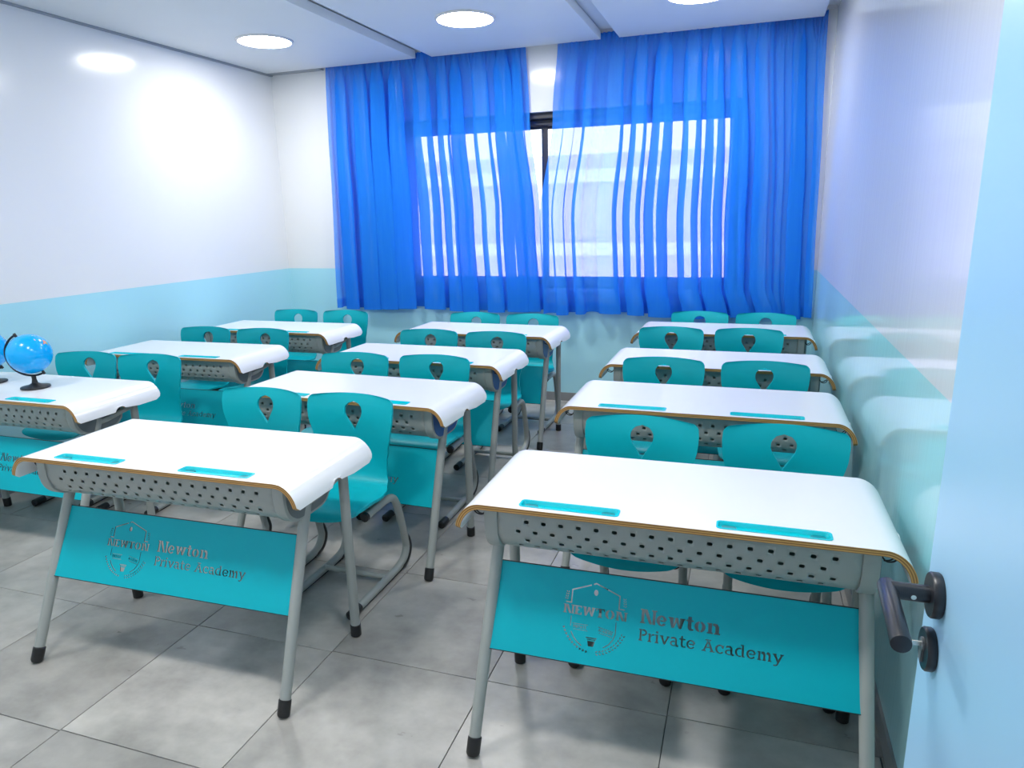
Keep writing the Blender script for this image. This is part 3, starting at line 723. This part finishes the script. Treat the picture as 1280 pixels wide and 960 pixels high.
for k, (nm, x, y, a, lab) in enumerate(desks):
    d = desk_proto if k == 0 else copy_tree(desk_proto)
    d.location = (x, y, 0); d.rotation_euler.z = R(a); tag(d, lab, 'desk', DG)
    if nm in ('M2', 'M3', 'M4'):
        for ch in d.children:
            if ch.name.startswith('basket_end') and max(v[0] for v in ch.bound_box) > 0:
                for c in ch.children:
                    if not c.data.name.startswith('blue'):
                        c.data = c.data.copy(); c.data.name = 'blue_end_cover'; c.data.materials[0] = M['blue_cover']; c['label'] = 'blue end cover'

# ------------------------------------------------------------------ chair
def build_chair():
    root = empty('school_chair')
    prof = catmull([(-.222, .392), (-.212, .414), (-.185, .428), (-.11, .432), (-.01, .420), (.07, .420), (.118, .438), (.142, .485), (.148, .555), (.138, .640), (.134, .715), (.142, .775), (.155, .822)], 6)
    L = [0.]
    for a, b_ in zip(prof, prof[1:]): L.append(L[-1]+(b_-a).length)
    tot = L[-1]
    def pf(s):
        s = max(0, min(tot-1e-7, s))
        for i in range(len(L)-1):
            if L[i+1] >= s:
                t = (s-L[i])/(L[i+1]-L[i]); return prof[i].lerp(prof[i+1], t)
        return prof[-1]
    wt = [(0, .176), (.03, .192), (.10, .200), (.20, .198), (.28, .188), (.345, .164), (.41, .148), (.46, .150), (.53, .167), (.60, .188), (.66, .202), (.70, .206), (tot+.1, .204)]
    def hw(s):
        for (a, b_), (c, d) in zip(wt, wt[1:]):
            if s <= c: t = (s-a)/(c-a); t = t*t*(3-2*t); w0 = b_+(d-b_)*t; break
        r = .035; e = min(s+.004, tot-s)
        if e < r: w0 -= (r-math.sqrt(max(0, r*r-(r-e)**2)))*(.95 if s > .3 else 1.3)
        return w0
    def mp(t, s):     # t across in metres (scaled to half width -1..1), s along
        h_ = hw(s); x = t*h_; p = pf(s); p2 = pf(s+.004); p1 = pf(s-.004); tg = (p2-p1); tg = tg.normalized() if tg.length else Vector((0, 1)); nrm = Vector((-tg.y, tg.x))   # normal to the sitter side
        k = max(0., min(1., (s-.38)/.2)); cup = .034*k+.008*(1-k); off = cup*(abs(t)**2.2)
        arch = -.016*(t*t)*max(0, min(1, (s-.5)/.2)) + .020*(t*t)*max(0., 1-s/.16)
        return Vector((x, p[0]+nrm.x*off+tg.x*arch, p[1]+nrm.y*off+tg.y*arch)), Vector((0, nrm.x, nrm.y))
    # grid with a window for the teardrop
    c0, c1 = -.34, .34
    top_s = tot
    hs_top, hs_bot = tot-.036, tot-.164
    s0, s1 = hs_bot-.014, hs_top+.013
    ts = [-1, -.985, -.94, -.86, -.74, -.60, -.46, c0, -.17, 0., .17, c1, .46, .60, .74, .86, .94, .985, 1]
    ss = [0, .004, .010, .018, .028, .04]+[.06+(s0-.06)*k/15 for k in range(16)]+[s0+(s1-s0)*k/6 for k in range(1, 7)]+[tot-.017, tot-.010, tot-.004, tot-.0012, tot]
    V = []; F = []; idx = {}
    for j, s in enumerate(ss):
        for i, t in enumerate(ts): idx[i, j] = len(V); V.append((t, s))
    iw = [i for i, t in enumerate(ts) if c0-1e-9 <= t <= c1+1e-9]; jw = [j for j, s in enumerate(ss) if s0-1e-9 <= s <= s1+1e-9]
    for j in range(len(ss)-1):
        for i in range(len(ts)-1):
            if iw[0] <= i < iw[-1] and jw[0] <= j < jw[-1]: continue
            F.append([idx[i, j], idx[i+1, j], idx[i+1, j+1], idx[i, j+1]])
    per = [idx[i, jw[0]] for i in iw]+[idx[iw[-1], j] for j in jw[1:]]+[idx[i, jw[-1]] for i in reversed(iw[:-1])]+[idx[iw[0], j] for j in reversed(jw[1:-1])]
    # teardrop outline: circle on top, point below; in (x metres, s)
    rad = .043; cs = hs_top-rad; hwm = hw(cs); tear = []
    dist = cs-hs_bot; al = math.acos(rad/dist)      # tangent from the point
    outline = [(0., hs_bot)]
    a_start = -math.pi/2+al
    for k in range(1, 7): f_ = k/7; outline.append((rad*math.cos(a_start)*f_, hs_bot+(cs+rad*math.sin(a_start)-hs_bot)*f_))
    for k in range(25): a = a_start+(math.pi-2*a_start)*k/24; outline.append((rad*math.cos(a), cs+rad*math.sin(a)))
    for k in range(6, 0, -1): f_ = k/7; outline.append((-rad*math.cos(a_start)*f_, hs_bot+(cs+rad*math.sin(a_start)-hs_bot)*f_))
    # resample the outline by angle so that it matches the window border
    ctr = (0., cs-.018)
    def hit(ang):
        dx, dy = math.cos(ang), math.sin(ang); best = None
        for (ax_, ay), (bx, by) in zip(outline, outline[1:]+outline[:1]):
            ex, ey = bx-ax_, by-ay; den = dx*ey-dy*ex
            if abs(den) < 1e-12: continue
            q = ((ax_-ctr[0])*ey-(ay-ctr[1])*ex)/den; u = ((ax_-ctr[0])*dy-(ay-ctr[1])*dx)/den
            if q > 0 and -1e-6 <= u <= 1+1e-6: best = q if best is None else min(best, q)
        return (ctr[0]+dx*best, ctr[1]+dy*best)
    # densify the border ring: each border edge gets 2 extra points on inner rings only
    ring_prev = per; nP = len(per)
    angs = [math.atan2(V[i][1]-ctr[1], V[i][0]*hwm-ctr[0]) for i in per]
    inner = []
    for a in angs: inner.append(hit(a))
    # snap the lowest one to the tip
    kmin = min(range(nP), key=lambda k: abs(angs[k]+math.pi/2)); inner[kmin] = (0., hs_bot)
    for f_ in (.45, .85, 1.):
        cur = []
        for k in range(nP):
            bt, bs_ = V[per[k]][0]*hwm, V[per[k]][1]; cur.append(len(V))
            V.append(((bt+(inner[k][0]-bt)*f_)/hwm, bs_+(inner[k][1]-bs_)*f_))
        for k in range(nP): F.append([ring_prev[k], ring_prev[(k+1) % nP], cur[(k+1) % nP], cur[k]])
        ring_prev = cur
    top = []; bot = []
    for t, s in V:
        p, n_ = mp(t, s); top.append(tuple(p+n_*.006)); bot.append(tuple(p-n_*.006))
    me = sheet(top, F, bot, ['teal_shell'], 'seat_shell', smooth=75)
    bm = bmesh.new(); bm.from_mesh(me); bmesh.ops.recalc_face_normals(bm, faces=bm.faces)
    ed = [e for e in bm.edges if len(e.link_faces) == 2 and e.calc_face_angle(0) > R(60)]
    bmesh.ops.bevel(bm, geom=ed, offset=.0035, segments=2, affect='EDGES', profile=.6, clamp_overlap=True)
    for f_ in bm.faces: f_.smooth = True
    for e in bm.edges: e.smooth = True
    bm.to_mesh(me); bm.free()
    link('seat_shell', me, root)
    path2 = catmull([(-.085, .372), (.0, .375), (.085, .376), (.140, .362), (.172, .322), (.196, .255), (.232, .125), (.234, .080), (.205, .042), (.150, .026), (.05, .0235), (-.10, .0225), (-.235, .0225)], 5)
    for sg in (-1, 1):
        pth = [(sg*.158, p[0], p[1]) for p in path2]
        fr = MB().tube(pth, .0172, 12).obj('side_frame', ['metal'], root, smooth=40)
        MB().tube([(sg*.158, -.098, .3715), (sg*.158, -.096, .3715), (sg*.158, -.080, .3722)], [.015, .0188, .0188], 12).obj('end_cap', ['black'], fr, smooth=40)
        MB().tube([(sg*.158, -.255, .0205), (sg*.158, -.250, .0208), (sg*.158, -.215, .0212), (sg*.158, -.185, .0225)], [.014, .0205, .0208, .0188], 12).obj('foot_cap', ['black'], fr, smooth=40)
        bp_ = [p for p in pth if p[2] < .17 and p[1] > .155]
        bq = []
        for k, (x, y, z) in enumerate(bp_):
            d = Vector((y-.165, z-.105)).normalized()*.019*math.sin(math.pi*(k+.4)/(len(bp_)-.2))**.6
            bq.append((x, y+d.x, max(.0195, z+d.y)))
        MB().tube(bq, [.0150]+[.0188]*(len(bq)-2)+[.0150], 12).obj('rear_bumper', ['black'], fr, smooth=40)
        MB().box(min(sg*.152, sg*.164), max(sg*.152, sg*.164), -.21, .17, .0012, .0075).obj('runner_strip', ['black'], fr)
    MB().tube([(-.158, .05, .030), (.158, .05, .030)], .012, 10, up=(0, 1, 0)).obj('low_crossbar', ['metal'], root, smooth=40)
    for y in (-.045, .075):
        MB().tube([(-.158, y, .380), (.158, y, .380)], .0115, 10, up=(0, 1, 0)).obj('seat_crossbar', ['metal_dark'], root, smooth=40)
        for sx in (-.08, .08):
            MB().box(sx-.02, sx+.02, y-.014, y+.014, .388, .4165).obj('seat_mount', ['black'], root)
    return root
chair_proto = build_chair()
# seat places: x and y of the middle of the backrest's top edge, turn in degrees
CG = 'teal shell chairs at the desks'
chairs = [
 (.063, 2.481, -1, 'teal shell chair at the desk beside the blue door, aisle seat'),
 (.550, 2.494, 1.5, 'teal shell chair at the desk beside the blue door, glossy-wall seat'),
 (.009, 3.575, 1, 'teal shell chair at the second desk in from the blue door, aisle seat'),
 (.498, 3.583, 1, 'teal shell chair at the second desk in from the blue door, glossy-wall seat'),
 (-.062, 4.577, 0, 'teal shell chair at the third desk in from the blue door, aisle seat'),
 (.414, 4.603, 1, 'teal shell chair at the third desk in from the blue door, glossy-wall seat'),
 (.062, 5.345, 0, 'teal shell chair half hidden under the curtain hem, aisle seat of the glossy-wall column'),
 (.526, 5.328, -4, 'teal shell chair below the curtain hem closest to the corner with the glossy wall'),
 (-1.620, 2.508, 1, 'teal shell chair at the leading middle desk, seat toward the globe column'),
 (-1.174, 2.515, 0, 'teal shell chair at the leading middle desk with its bent grey frame in view'),
 (-1.653, 3.342, 3, 'teal shell chair at the second middle desk, seat toward the globe column'),
 (-1.182, 3.376, 1, 'teal shell chair at the second middle desk, seat toward the blue door column'),
 (-1.597, 4.179, 2, 'teal shell chair at the third middle desk, seat toward the globe column'),
 (-1.121, 4.173, 1, 'teal shell chair at the third middle desk, seat toward the blue door column'),
 (-1.597, 5.010, 0, 'teal shell chair at the middle desk closest to the curtains, seat toward the globe column'),
 (-1.130, 5.000, 0, 'teal shell chair at the middle desk closest to the curtains, seat toward the door column'),
 (-3.260, 3.014, 7, 'teal shell chair at the globe desk, seat against the plain wall'),
 (-2.808, 3.040, 6, 'teal shell chair at the globe desk, aisle seat with its back in full view'),
 (-3.246, 3.967, 3, 'teal shell chair at the desk behind the globe desk, plain-wall seat'),
 (-2.771, 3.985, 3, 'teal shell chair at the desk behind the globe desk, aisle seat'),
 (-3.165, 4.917, 1, 'teal shell chair at the last desk of the globe column, plain-wall seat'),
 (-2.707, 4.942, 1, 'teal shell chair at the last desk of the globe column, aisle seat'),
]
for k, (x, y, a, lab) in enumerate(chairs):
    c = chair_proto if k == 0 else copy_tree(chair_proto)
    a = R(a); c.rotation_euler.z = a
    c.location = (x+math.sin(a)*.155, y-math.cos(a)*.155, 0); tag(c, lab, 'chair', CG)

# ------------------------------------------------------------------ globes on the desk
def build_globe(loc, rz, label, rad=.098):
    e = empty('globe', loc, rz); tag(e, label, 'globe', 'desk globes')
    MB().lathe([(.0001, 0), (.062, 0), (.066, .004), (.064, .009), (.030, .016), (.014, .026), (.010, .045), (.011, .060), (.0001, .062)], seg=36).obj('base', ['black'], e, smooth=35)
    cz = .062+rad+.012; tilt = R(-27)
    bm = bmesh.new(); bmesh.ops.create_uvsphere(bm, u_segments=40, v_segments=24, radius=rad)
    me = bpy.data.meshes.new('sphere'); 
    for f in bm.faces: f.smooth = True
    bm.to_mesh(me); bm.free(); me.materials.append(M['globe'])
    sp = link('sphere', me, e); sp.location = (0, 0, cz); sp.rotation_euler = (0, tilt, R(20))
    ra = rad+.011; a0 = math.pi/2-tilt; pts = []
    for k in range(25):
        a = a0+math.pi*k/24; pts.append((ra*math.cos(a), 0, cz+ra*math.sin(a)))
    MB().tube(pts, .0052, 8, flat=1.6, up=(0, 1, 0)).obj('meridian_arm', ['black'], e, smooth=40)
    ax = Vector((math.cos(a0), 0, math.sin(a0)))
    for s in (-1, 1):
        p0 = Vector((0, 0, cz))+ax*s*(rad-.004); p1 = Vector((0, 0, cz))+ax*s*(ra+.008)
        MB().tube([p0, p1], .0065, 10, up=(0, 1, 0)).obj('axis_pin', ['black'], e, smooth=40)
    return e
ZG = H+.0006
build_globe((-2.950, 2.425, ZG), R(28), 'small blue globe with a black base, fully in view on the desk')
build_globe((-3.295, 2.455, ZG), R(60), 'small blue globe standing closer to the plain wall on the globe desk')
